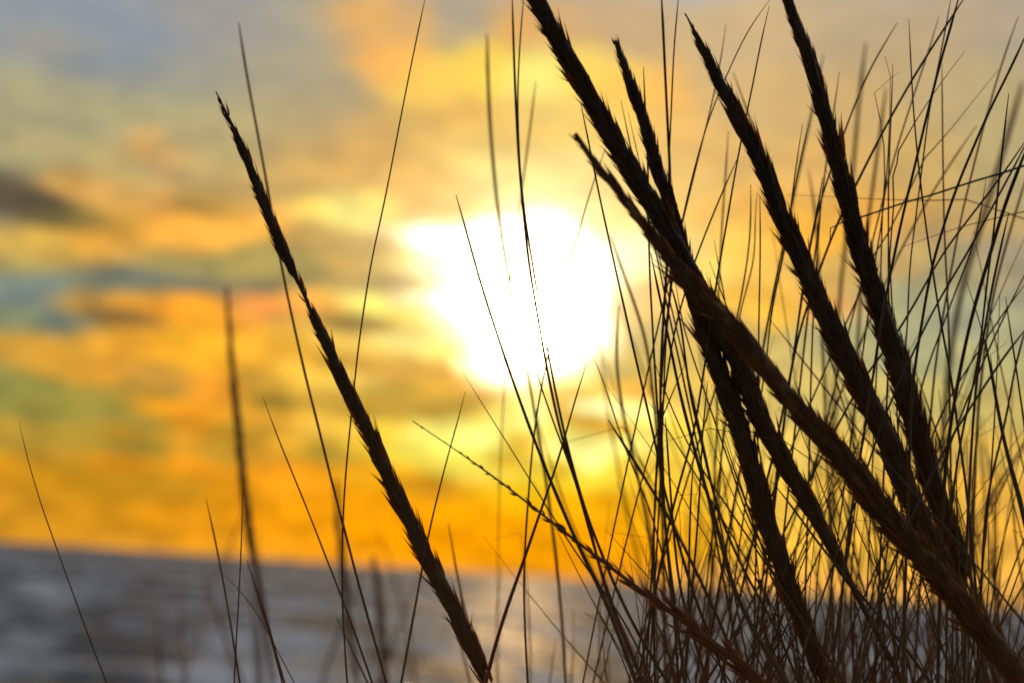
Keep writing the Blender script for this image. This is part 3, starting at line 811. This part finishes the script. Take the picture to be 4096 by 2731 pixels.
# ------------------------------------------------------------------ traced blades and stalks
T = [
 # label, trace, w0, w1, d0, d1, mat, extra
 ('lone hair-thin stalk nearest the water\'s empty corner, curving gently', 'B1 117,1205 150,1360 205,1568|C1 195,290 270,530 390,860 470,1080 560,1330 660,1580', 6, 12, 1, 1, 'dark'),
 ('long stalk passing behind the solitary seed head, blurred pale tip high above it', 'A1 1462,142 1500,400 1540,620|A2 0,760 40,980|B2 140,170 200,470 260,740 320,1000 390,1260|C2 385,30 430,200 500,480 540,610 610,900 690,1180 805,1590', 17, 17, 1.2, 1.0, 'red'),
 ('thin straight stalk ending level with the knotted seed head tip, between blurred and solitary heads', 'B2 45,1060 120,1270 240,1560|C2 220,260 330,540 440,830 530,1050 620,1300 720,1590', 8, 15, 1.02, 1, 'dark'),
 ('very long thin stalk crossing behind the solitary seed head and leaving through the top edge', 'A2 1040,-30 960,350 890,700 820,1070 760,1370|B2 715,160 690,320 650,580 615,830 600,1010 580,1200 560,1400|C2 548,280 530,600 525,1000 532,1170 550,1430 560,1590', 9, 13, 1.02, 1.02, 'dark'),
 ('short soft stalk leaning over the grey water with a straw twig across it', 'C1 1262,440 1310,650 1360,900 1390,1080 1430,1300 1470,1580', 11, 16, 1.07, 1.06, 'olive'),
 ('short upright stalk with a sharp tip just above the horizon', 'C1 1487,375 1480,700 1465,1000 1450,1250 1433,1590', 7, 12, 1, 1, 'dark'),
 ('brown two-stranded stalk low over the surf', 'C1 1512,815 1545,930|C2 0,890 40,1080 90,1260 130,1430 180,1590', 12, 19, 1, .99, 'straw'),
 ('fine companion strand hugging the brown two-stranded stalk', 'C2 -30,930 10,1040 45,1130 80,1260 120,1400 165,1590', 7, 9, 1.01, 1, 'straw'),
 ('hair-fine pale twig lying across the short soft stalk', 'C1 1335,870 1450,970 1568,1100|C2 40,1205 90,1290', 6, 7, 1.04, 1.02, 'straw'),
 ('straight stalk crossing in front of the solitary seed head low down', 'B2 1282,1020 1230,1230 1180,1380|C2 1215,20 1150,280 1080,540 1010,900 960,1180 885,1590', 7, 17, .97, .97, 'dark'),
 ('short blurred stalk leaning at the foot of the long pale-tipped one', 'C2 485,1150 550,1290 620,1420 695,1590', 10, 16, 1.12, 1.08, 'olive'),
 ('short soft yellowish blade rising from beside the solitary seed head to the horizon', 'C2 1178,585 1225,880 1270,1080 1310,1250 1350,1420 1390,1590', 13, 16, 1.2, 1.16, 'olive'),
 ('thick stalk slanting up from the foot of the solitary seed head, red tip', 'B3 462,830 430,930 400,1020 330,1270 305,1375 240,1568|C3 170,530 110,700 60,860 0,1010|C2 1500,1215 1440,1420 1400,1590', 8, 27, 1, .98, 'red'),
 ('straight stalk with a broken double tip at the upper edge of the sun glare', 'A2 1225,1195 1270,1350 1330,1568|B2 1360,310 1440,560 1520,800|B3 0,940 60,1110 130,1300 200,1480|C3 180,200 240,340 330,550 400,720 480,880 550,1000 620,1180 700,1400 770,1590', 12, 30, .955, .96, 'dark'),
 ('hair-thin stalk starting under the sun glare and meeting the knotted seed head', 'B2 1262,895 1370,1070 1480,1240|B3 0,1380 60,1480|C3 0,150 110,320 200,470 260,560 350,710 440,840 540,980 640,1110 740,1270 860,1568', 5, 14, .99, .98, 'black'),
 ('broad blurred blade standing between the orange cloud and the sun', 'A2 1415,210 1420,500 1435,800 1460,1100 1490,1350 1520,1568|B2 1560,380|B3 60,700 130,1100 200,1500|C3 260,700 300,1100 330,1568', 23, 20, 1.36, 1.2, 'olive'),
 ('faint tan blade tip beside the twin stalks, ending under the thick head', 'A3 145,500 110,800 75,1060 40,1300 15,1500|B3 -20,500|B2 1530,900 1500,1300|C2 1490,400 1480,900 1490,1568', 13, 6, 1.25, 1.45, 'olive'),
 ('thicker of the twin stalks running from the top edge into the sun', 'A3 0,-60 10,300 25,700 45,1050 70,1300 95,1568|B3 100,200 128,400 160,560 190,760 240,1010 290,1250 330,1390|C3 275,0 330,120 390,320 440,500 500,700 545,900 600,1080 690,1300 800,1568', 14, 22, 1.08, 1.03, 'red'),
 ('thinner of the twin stalks running from the top edge into the sun', 'A3 75,-60 48,250 31,600 45,1000 62,1200 115,1568|B3 130,250 165,500 215,740 250,950 300,1180 340,1380|C3 322,0 370,220 420,430 480,600 540,760 590,870 660,1050 730,1180 800,1320 870,1430 970,1590', 9, 22, 1.085, 1.025, 'dark'),
 ('long thin stalk leaning across the sun glare, tip behind the thick seed head', 'A3 575,900 500,1110 440,1300 370,1568|B3 310,390 250,640 210,850 180,980 150,1150 125,1350|C3 145,0 110,300 90,560 75,800 70,1000 80,1250 97,1590', 8, 16, 1.12, 1.05, 'dark'),
 ('reddish stalk with its tip at the lower rim of the sun', 'B3 128,830 165,950 210,1090 270,1250 310,1360|C3 330,140 390,320 450,560 520,800 600,1050 700,1300 820,1590', 10, 18, 1.02, .99, 'red'),
 ('long stalk sloping down past the rim of the sun from under the thick seed head', 'A3 420,630 470,870 510,1080 560,1320|B3 575,0 640,300 700,560 760,830 820,1080 845,1200 870,1300 905,1430|C3 905,300 950,450 1000,640 1060,860 1130,1080 1220,1300 1320,1590', 10, 20, 1, 1, 'dark'),
 ('soft orange blade rising just outside the rim of the sun', 'B3 652,490 632,700 640,930 690,1200 720,1330|C3 690,0 740,180 800,420 850,700 880,1000 890,1568', 19, 20, 1.28, 1.2, 'olive'),
 ('soft olive blade curving from the sun towards the crossing tangle', 'B3 600,60 700,350 770,530 830,720 850,900 880,1200|C3 900,100 920,500 930,900 940,1568', 19, 22, 1.26, 1.18, 'olive'),
 ('slightly soft short blade under the grey cloud beside the sun', 'B3 495,795 560,960 610,1090 655,1280 720,1430|C3 740,250 840,480 920,760 990,1100 1060,1568', 9, 14, 1.09, 1.05, 'olive'),
 ('stout dark blade with a forked tip below the sun', 'B3 588,1190 650,1280 720,1400 790,1520|C3 700,130 780,270 860,380 940,520 1040,700 1160,950 1300,1250 1420,1568', 19, 20, 1.06, 1.04, 'black'),
 ('thin blade starting free in the orange band and running into the knotted seed head', 'C3 571,625 680,740 790,870 870,960 960,1060 1050,1160 1180,1330 1360,1590', 5, 14, .98, .97, 'dark'),
 ('short thin stalk showing only between the thick and the blunt seed heads', 'A3 668,618 700,780 730,920 790,1180|B3 870,100 950,500 1040,900', 8, 13, 1.07, 1.06, 'dark'),
 ('fine stalk hidden close along the blunt seed head', 'A3 712,690 745,850 780,990 830,1200|B3 900,200 1000,600 1090,980', 6, 11, 1.08, 1.06, 'dark'),
 ('cut-off stalk with a square top beside the blunt seed head', 'A3 805,412 812,600 820,760 835,1050|B3 838,80 842,300 860,600 875,900 890,1100 905,1300 920,1450|C3 905,250 930,500 960,800 1000,1100 1060,1590', 11, 18, 1.05, 1.03, 'black'),
 ('stout straight stalk from the top edge to behind the blunt seed head', 'A3 913,-60 925,150 940,500 955,800 965,980 975,1210|B3 960,0 950,260 930,500 920,700 905,1000 910,1230 930,1450|C3 920,300 935,560 960,860 1000,1200 1020,1590', 17, 18, 1.06, 1.04, 'black'),
 ('thinner straight stalk meeting the stout one behind the blunt seed head', 'A3 1024,-60 990,300 975,700 962,950 955,1200|B3 985,300 940,620 920,900 900,1240|C3 880,300 868,600 870,900 866,1200 876,1590', 9, 14, 1.05, 1.04, 'dark'),
 ('hair-fine tip showing above the seed head with the bent tip', 'A3 1310,150 1285,350 1250,520 1205,720 1150,930', 7, 10, 1.1, 1.08, 'olive'),
 ('kinked thin stalk bending sharply near the top edge', 'A3 1580,0 1450,160 1390,290 1310,480 1240,620 1205,730 1150,900 1100,1100 1060,1270 1030,1400|B3 1005,140 985,300 960,520 940,720|C3 915,200 890,700 860,1200', 7, 13, 1.03, 1.04, 'dark'),
 ('long stalk from the top edge crossing behind the seed head with the bent tip', 'A3 1575,40 1510,320 1470,560 1430,720 1392,920 1350,1150 1310,1400|B3 1300,40 1270,240 1240,420 1200,760 1160,960 1130,1220|C3 1100,100 1040,280 990,480 940,680 890,950 840,1200 800,1400 765,1590', 9, 18, 1.03, 1.01, 'dark'),
 ('thin blade rising leftwards to a point beneath the seed head with the bent tip', 'A3 1385,960 1360,1020 1290,1170 1220,1340 1130,1568|B3 1110,230 1060,420 1000,600|C3 900,0 880,400', 9, 14, 1.03, 1.05, 'dark'),
 ('soft pale blade crossing above the seed head with the bent tip', 'A3 1355,445 1420,620 1470,770 1520,900|A4 60,1150 140,1400', 11, 12, 1.2, 1.18, 'olive'),
 ('pale soft upright blade under the middle of the seed head with the bent tip', 'A3 1325,800 1310,1050 1290,1300 1280,1500|B3 1270,300 1250,700 1260,1200|C3 1240,300 1220,900', 11, 14, 1.2, 1.15, 'olive'),
 ('thin upright blade in the yellow cloud gap, nearer the sweeping head', 'A3 1462,1130 1465,1400 1450,1568|B3 1440,200 1400,450 1380,600|C4 -300,-300', 9, 12, 1.08, 1.08, 'olive'),
 ('thin leaning blade in the yellow cloud gap, orange at the tip', 'A3 1502,1180 1470,1440|B3 1520,120 1470,280 1420,440 1385,560|C3 1280,200', 8, 12, 1.1, 1.1, 'straw'),
 ('straight vertical stalk running down to the sweeping seed head', 'A3 1518,1200 1521,1400 1522,1568|B3 1518,300 1510,680|C3 1510,-200 1500,400', 9, 12, 1.05, 1.06, 'dark'),
 ('short thin tip poking above the bend of the sweeping seed head', 'A3 1240,1475 1250,1568|B3 1260,230 1290,380 1330,600|C3 1420,100', 8, 10, 1.08, 1.08, 'olive'),
 ('crisp short tip leaning into the bend of the sweeping seed head', 'B3 1208,220 1260,360 1310,480 1380,660|C3 1500,60', 7, 10, 1.04, 1.05, 'dark'),
 ('stout stalk crossing the tallest seed head and leaving through the top edge', 'A4 1215,-30 1090,160 960,360 840,560 750,720 660,890 530,1150 440,1330 380,1470 345,1568|B4 320,260 240,500 190,640 150,850|C4 60,60 0,300', 14, 15, 1.05, 1.07, 'black'),
 ('slightly bowed stalk standing alone at the top between its neighbours', 'A4 863,115 875,400 890,680 910,900 930,1100 960,1330 990,1560|B4 1010,270 1050,560 1080,720 1115,880 1135,1000 1160,1250|C4 1200,250 1250,700 1290,1200 1330,1590', 8, 20, 1.03, 1.03, 'black'),
 ('long dark stalk crossing over both upright seed heads from the top edge', 'A4 1175,-40 1120,170 1060,360 1010,560 950,800 900,1020 840,1250 780,1530|B4 770,200 720,440 680,680 640,950 600,1200 560,1450|C4 540,300 500,600 470,850 440,1150 425,1590', 16, 17, .985, .97, 'black'),
 ('thin stalk pressed close to the long dark one near the top edge', 'A4 1125,-40 1085,200 1040,420 990,640 965,850 940,1060 900,1370|B4 860,300 860,560 830,900 800,1200|C4 760,500 700,1000 640,1568', 8, 12, 1.03, 1.05, 'dark'),
 ('straight stalk slanting down from the edge past all the seed heads', 'A4 1600,170 1480,440 1370,640 1260,900 1180,1080 1100,1300 1020,1568|B4 990,300 930,680 895,870 880,1050 865,1300|C4 868,300 850,640 842,900 835,1200 830,1590', 15, 20, .99, .98, 'black'),
 ('cut-off stalk with a flat top standing near the edge', 'A4 1475,572 1450,780 1430,970 1415,1100 1395,1300 1370,1540|B4 1345,300 1320,560 1280,900 1200,1200|C4 1130,400 1100,800 1090,1568', 12, 15, 1, 1.01, 'black'),
 ('thin stalk with a ragged tip and a sharp fold lower down', 'A4 1205,315 1110,440 1010,580 900,750 800,925 790,1000 765,1080 770,1250 745,1568|B4 760,500 770,700', 7, 10, 1.01, 1.04, 'dark', {'kink': True}),
 ('slightly soft stalk rising to a free tip under the top edge', 'A4 1047,105 990,300 890,590 830,780 760,1000 710,1200|B4 640,100 560,400 480,700|C4 300,200', 9, 12, 1.12, 1.12, 'olive'),
 ('bent soft stalk crossing out from behind the tallest upright head', 'A4 790,142 710,280 610,430 560,580 490,740 455,840 400,1010 320,1210 245,1568|B4 200,500 170,700', 10, 14, 1.09, 1.08, 'olive'),
 ('fine stalk with a short slanting tip in the small bent cluster', 'A4 715,345 750,470 745,720 735,950 720,1150 690,1400|B4 660,200 620,500', 7, 10, 1.05, 1.06, 'dark', {'kink': True}),
 ('folded stalk making a sharp elbow in the small bent cluster', 'A4 805,440 740,490 652,572 690,750 710,900 715,1100 700,1320|B4 690,300', 5, 10, 1.06, 1.07, 'dark', {'kink': True}),
 ('straight fine stalk in the middle of the small bent cluster', 'A4 765,388 755,700 740,1000 735,1200 740,1400 735,1568|B4 740,400 740,800|C4 700,500', 8, 14, 1.05, 1.05, 'dark'),
 ('broad blurred stalk standing far behind the upright seed head', 'A4 600,265 570,480 545,750 520,1050 500,1300|B4 450,300 420,700|C4 400,300', 23, 24, 1.55, 1.5, 'olive'),
 ('soft short tip close beside the tallest upright seed head', 'A4 438,438 420,560 400,700 370,900 330,1200|B4 250,500', 9, 12, 1.14, 1.1, 'olive'),
 ('faint blurred tip close against the upper upright seed head', 'A4 340,335 315,440 280,640 200,1000|B4 60,300', 13, 15, 1.35, 1.3, 'olive'),
 ('thinner of two parallel stalks between the two upright seed heads', 'A4 213,755 170,1020 140,1270 100,1568|B4 20,500 0,760|C4 -100,200', 8, 11, 1.07, 1.07, 'dark'),
 ('thicker of two parallel stalks between the two upright seed heads', 'A4 268,690 220,880 170,1120 140,1290 80,1568|B4 30,420 -20,700|C4 -160,200', 10, 13, 1.06, 1.06, 'dark'),
 ('soft vertical stalk in the gap of sky beside the fine crossing stems', 'A4 1065,385 1068,700 1072,1000 1075,1250 1085,1568|B4 1100,400 1110,800|C4 1120,300', 9, 14, 1.1, 1.08, 'olive'),
 ('long soft stalk with its free tip near the top corner', 'A4 1535,98 1450,330 1380,560 1300,850 1240,1100 1180,1330 1140,1560|B4 1080,500 1030,800 1000,1100|C4 960,500', 10, 15, 1.14, 1.1, 'olive'),
 ('thin kinked blade slanting far to the side across the soft stalks', 'A4 1410,430 1280,590 1130,780 1060,860 960,970 860,1180 740,1420|B4 640,200 560,420', 7, 10, 1.09, 1.08, 'dark', {'kink': True}),
 ('blurred slanting blade crossing the soft vertical stalk', 'A4 1280,770 1160,930 1070,1080 980,1220 860,1440|B4 740,300 600,640', 11, 13, 1.2, 1.18, 'olive'),
 ('dark bent stem lying almost level across the upright stems', 'A4 350,1560 378,1490 383,1398 455,1362 570,1330 690,1290 840,1240 1000,1195 1140,1150 1280,1105 1420,1065 1600,1005', 9, 13, 1.0, 1.0, 'black', {'kink': True, 'hang': .16}),
 ('hair-thin level straw stretched behind the upright seed heads', 'A4 110,1195 300,1200 560,1215 800,1225 1000,1228 1210,1222', 5, 7, 1.08, 1.1, 'olive', {'hang': .3}),
 ('hair-thin straw slanting gently under the dark bent stem', 'A4 790,1560 830,1510 1000,1450 1200,1385 1460,1320 1600,1290', 5, 7, 1.06, 1.05, 'olive', {'hang': .2}),
 ('long thin stalk entering from the edge and crossing the dark bent stem', 'A4 1600,830 1480,1010 1400,1120 1300,1250 1160,1430 1050,1568|B4 980,340 870,530 800,650 740,750 600,900|C4 380,80', 11, 14, 1, 1.06, 'black'),
 ('thick dark stalk entering from the edge, stoutest of the bare stems', 'A4 1600,870 1500,1120 1440,1280 1390,1450 1360,1568|B4 1290,400 1220,670 1170,920 1140,1080 1105,1300|C4 1080,330 1060,700 1050,1100 1040,1590', 22, 22, 1.02, 1.02, 'black'),
 ('leaning stalk just inside the thick one from the edge', 'A4 1600,840 1470,1100 1380,1250 1290,1430 1210,1568|B4 1150,290 1050,450 960,620 920,710 850,870 760,1060 680,1250 605,1500|C4 560,400 450,700', 13, 13, 1.02, .97, 'black'),
 ('square-topped stalk beside the thick one from the edge', 'A4 1475,1303 1440,1450|B4 1450,0 1400,250 1350,480 1330,650 1300,780 1280,900 1260,1150 1240,1450|C4 1230,450 1215,700 1210,1000 1205,1590', 14, 19, .99, .98, 'black'),
 ('thin stalk ending below the dark bent stem near the edge', 'A4 1335,1100 1310,1280 1270,1480|B4 1200,280 1120,470 1080,600 1040,700 960,900 900,1150', 8, 12, 1.06, 1.08, 'dark'),
 ('very soft wide stalk blurred behind the stems at the edge', 'A4 1560,500 1470,830 1380,1120 1300,1400|B4 1180,400 1100,900|C4 1050,400', 34, 36, 1.75, 1.7, 'olive'),
 ('soft olive stalk rising along the edge', 'A4 1600,1030 1500,1350 1440,1568|B4 1380,400 1320,800 1280,1200|C4 1260,500', 15, 18, 1.2, 1.15, 'olive'),
 ('faint blurred stalk between the upright head and the small bent cluster', 'A4 722,540 690,800 640,1150 620,1300 590,1568|B4 560,500 540,900', 20, 20, 1.42, 1.4, 'olive'),
 ('faint short blurred blade low between the upright seed heads', 'A4 248,1045 280,1200 300,1400|B4 310,300 330,700', 15, 16, 1.35, 1.3, 'olive'),
 ('double-stemmed stalk between the upright heads, darker twin', 'A4 335,1085 310,1270 265,1450 240,1568|B4 200,480 180,640 150,850 110,1100|C4 60,300', 12, 15, 1.06, 1.06, 'dark'),
 ('double-stemmed stalk between the upright heads, thinner twin', 'A4 350,1030 325,1200 312,1400 305,1568|B4 290,300 270,700 260,1050|C4 250,300 235,800', 9, 13, 1.09, 1.07, 'dark'),
 ('very long straight stem slanting down over the seed heads in front', 'B4 0,565 120,710 260,890 390,1050 520,1220 640,1360|C4 515,-5 650,110 800,300 930,450 1080,610 1220,780 1360,950 1480,1090 1600,1240', 8, 18, .93, .90, 'black'),
 ('dark stem crossing over two merging seed heads near their base', 'B4 1600,610 1460,780 1380,900 1260,1090 1130,1280|C4 1170,0 1080,130 1000,300 940,430 880,560 790,780|C4 700,980 600,1250 550,1590', 14, 16, .96, .93, 'black'),
 ('thick blackish stem with a fine twig branching off near the edge', 'B4 1330,700 1370,900 1410,1150 1450,1350|C4 1420,0 1480,220 1540,430 1600,700', 18, 24, .99, .98, 'black'),
 ('fine twig with a hooked end beside the thick blackish stem', 'B4 1460,718 1400,770 1362,792 1376,900 1415,1130 1455,1330|C4 1430,0 1490,220 1550,430 1610,700', 5, 9, 1.0, 1.0, 'dark', {'kink': True}),
 ('fine bare twig rising from the thick blackish stem to a point among the crossing stems', 'B4 1205,310 1250,450 1300,590 1338,740 1362,890 1404,1140 1442,1345|C4 1412,10 1470,220 1530,430 1590,700', 6, 10, 1.03, 1.0, 'dark'),
 ('stem leaning up towards the edge above the hooked twig', 'B4 1600,330 1480,480 1340,690 1190,930 1060,1130|C4 960,200 880,360', 9, 12, 1.05, 1.06, 'dark'),
 ('short stem with a tiny forked tip near the edge', 'B4 1455,440 1480,640 1520,850 1540,1050 1575,1200|C4 1600,400', 10, 14, 1.04, 1.03, 'dark'),
 ('stem bowing away at the very edge', 'B4 1600,560 1500,900 1470,1150 1430,1300 1360,1568|C4 1330,500 1310,900', 12, 16, 1.05, 1.04, 'dark'),
 ('thick stem bowing through the crossing tangle below the sun', 'B3 850,170 890,380 930,560 970,730 1010,960 1060,1160 1110,1340|C3 1130,200 1180,360 1230,500 1280,700 1330,920 1400,1100 1480,1250|C4 60,1480', 13, 32, 1.0, .98, 'black'),
 ('stem starting against the sweeping seed head and bending through the tangle', 'B3 945,290 1000,430 1040,600 1060,830 1090,1050 1130,1220 1180,1400|C3 1230,420 1310,640 1390,820 1470,980|C4 20,1160 120,1400', 13, 18, 1.03, 1.02, 'black'),
 ('thin stem parallel to the blunt seed head on its shaded side', 'B3 1000,340 1020,500 1060,680 1140,900 1200,1080 1260,1260 1350,1500|C3 1400,440 1500,700|C4 60,860 200,1150', 8, 14, 1.04, 1.03, 'dark'),
 ('short stem leaning over the tangle with a clean cut tip', 'B3 1062,845 1010,960 960,1080 870,1300|C3 800,300 700,700', 8, 11, 1.01, 1.06, 'dark'),
 ('thin stem crossing the tangle from the grey cloud downwards', 'B3 860,800 900,930 960,1080 1030,1240 1100,1400|C3 1190,300 1290,450 1400,600 1500,760|C4 100,1000', 8, 14, 1.02, 1.02, 'dark'),
 ('hair-fine straw lying almost level across the tangle', 'B3 915,1328 1010,1305 1100,1280 1210,1245', 5, 6, .99, 1.0, 'dark', {'hang': .4}),
 ('short stub poking sideways from the tangle', 'B3 835,1078 895,1150 960,1260 1040,1400|C3 1100,250', 7, 10, 1.02, 1.03, 'dark'),
 ('stiff stem with a broken splinter at mid height below the blunt head', 'B3 1200,950 1180,1130 1160,1300|C3 1165,100 1150,400 1130,700 1105,950 1090,1200 1055,1590', 9, 17, 1.0, .99, 'black'),
 ('upright stem cutting through the tangle at the horizon', 'C3 1112,190 1090,500 1085,800 1080,1100 1062,1590', 11, 16, 1.0, .99, 'black'),
 ('dark stem running from the tangle into the knotted seed head base', 'C3 940,-60 970,400 1000,760 1020,960 1050,1100 1120,1300 1200,1590', 12, 20, 1.01, 1.0, 'black'),
 ('stem sloping out of the tangle towards the sweeping head base', 'C3 1300,80 1400,380 1500,640|C4 0,860 120,1050 260,1230 420,1590', 11, 16, 1.02, 1.0, 'dark'),
 ('small forked straw tip standing before the open sky', 'C4 1150,160 1155,400 1165,700 1175,1000 1190,1300 1200,1590', 6, 13, 1.0, .99, 'dark'),
 ('dark stem rising beneath the sweeping seed head', 'C4 800,780 740,950 660,1180 600,1380 545,1590', 12, 16, .99, .98, 'black'),
 ('vertical stem hanging straight down from under the sweeping seed head', 'C4 838,840 832,1050 825,1300 818,1590', 13, 15, 1.0, .99, 'black'),
 ('stem meeting the sweeping seed head from below with a blunt end', 'C4 540,460 510,640 470,860 440,1100 415,1320 370,1590', 16, 18, .99, .98, 'black'),
 ('stem slanting down from the blunt seed head across its neighbour', 'C4 20,330 120,440 250,640 380,800 520,970 680,1160 840,1340 1010,1590', 12, 22, 1.03, 1.0, 'black'),
]
for row in T:
    lab, tr, w0, w1, d0, d1, mt = row[:7]
    ex = row[7] if len(row) > 7 else {}
    blade(lab, tr, w0, w1, d0, d1, mt, **ex)


# ------------------------------------------------------------------ the rest of the clump, stem by stem
def scatter(n, label, group, xr, yr, lean, dr, wr, mats, bias=1.0):
    for _ in range(n):
        d = rnd.uniform(*dr)
        xb = (xr[0] + (xr[1] - xr[0]) * rnd.random() ** bias) * V2
        yb = SRC_H * 1.03
        yt = (rnd.uniform(*yr)) * V2
        a = R(rnd.uniform(*lean))
        bow = rnd.uniform(-.12, .12)
        h = yb - yt
        pts = []
        for i in range(5):
            t = i / 4
            pts.append((xb + math.tan(a) * h * (1 - t) + bow * h * math.sin(t * math.pi) * .5, yt + h * t))
        w = rnd.uniform(*wr)
        kinked = rnd.random() < .2
        if kinked:                                    # a dead tip snapped over
            i0 = pts[1]
            b_ = R(rnd.choice((-1, 1)) * rnd.uniform(25, 95)) + math.atan2(pts[0][0] - i0[0], i0[1] - pts[0][1])
            l_ = h * rnd.uniform(.06, .2)
            pts = [(i0[0] + math.sin(b_) * l_, i0[1] - math.cos(b_) * l_)] + [(i0[0] + (pts[2][0] - i0[0]) * t, i0[1] + (pts[2][1] - i0[1]) * t) for t in (0, .5)] + pts[2:]
        flat = rnd.random() < .5
        blade(label, None, w * rnd.uniform(.4, .7), w * (1.25 if flat else 1), d * rnd.uniform(.98, 1.04), d, rnd.choice(mats), pts=pts, group=group,
              kink=kinked, squash=.3 if flat else 1.0, twist=rnd.uniform(-.12, .12) if flat else 0)


scatter(60, 'slender dark blade among the sharp crossing stems around the seed head bases', 'sharp blades of the crossing tangle', (1480, 2480), (820, 1380), (-30, 28), (.97, 1.07), (8, 14), ['dark', 'dark', 'black', 'straw'])
scatter(52, 'slightly soft blade behind the seed heads in the crossing tangle', 'soft blades of the crossing tangle', (1500, 2560), (700, 1350), (-30, 32), (1.08, 1.28), (10, 17), ['dark', 'straw', 'olive', 'dark'])
scatter(40, 'blurred blade deep in the clump behind the seed heads', 'blurred blades deep in the clump', (1500, 2600), (620, 1300), (-26, 30), (1.3, 1.8), (14, 24), ['olive', 'straw', 'dark'])
scatter(34, 'tall thin stem fanning out beside the upright seed heads', 'thin stems fanning out beside the upright heads', (1960, 2560), (380, 1000), (-16, 34), (1.02, 1.22), (8, 14), ['dark', 'olive', 'black'])
scatter(85, 'short brown blade low in the clump against the grey water', 'short brown blades low in the clump', (1430, 2420), (1230, 1520), (-40, 38), (.98, 1.22), (9, 18), ['straw', 'straw', 'straw', 'red', 'olive'])
scatter(12, 'pale blurred blade far beyond the solitary seed head, over the water', 'pale blurred blades far over the water', (350, 1180), (1080, 1420), (-20, 22), (2.3, 3.2), (16, 24), ['olive', 'straw'])
scatter(14, 'soft thin blade standing over the golden water between solitary head and clump', 'soft blades over the golden water', (1080, 1560), (900, 1420), (-22, 18), (1.1, 1.4), (9, 15), ['olive', 'straw', 'dark'])
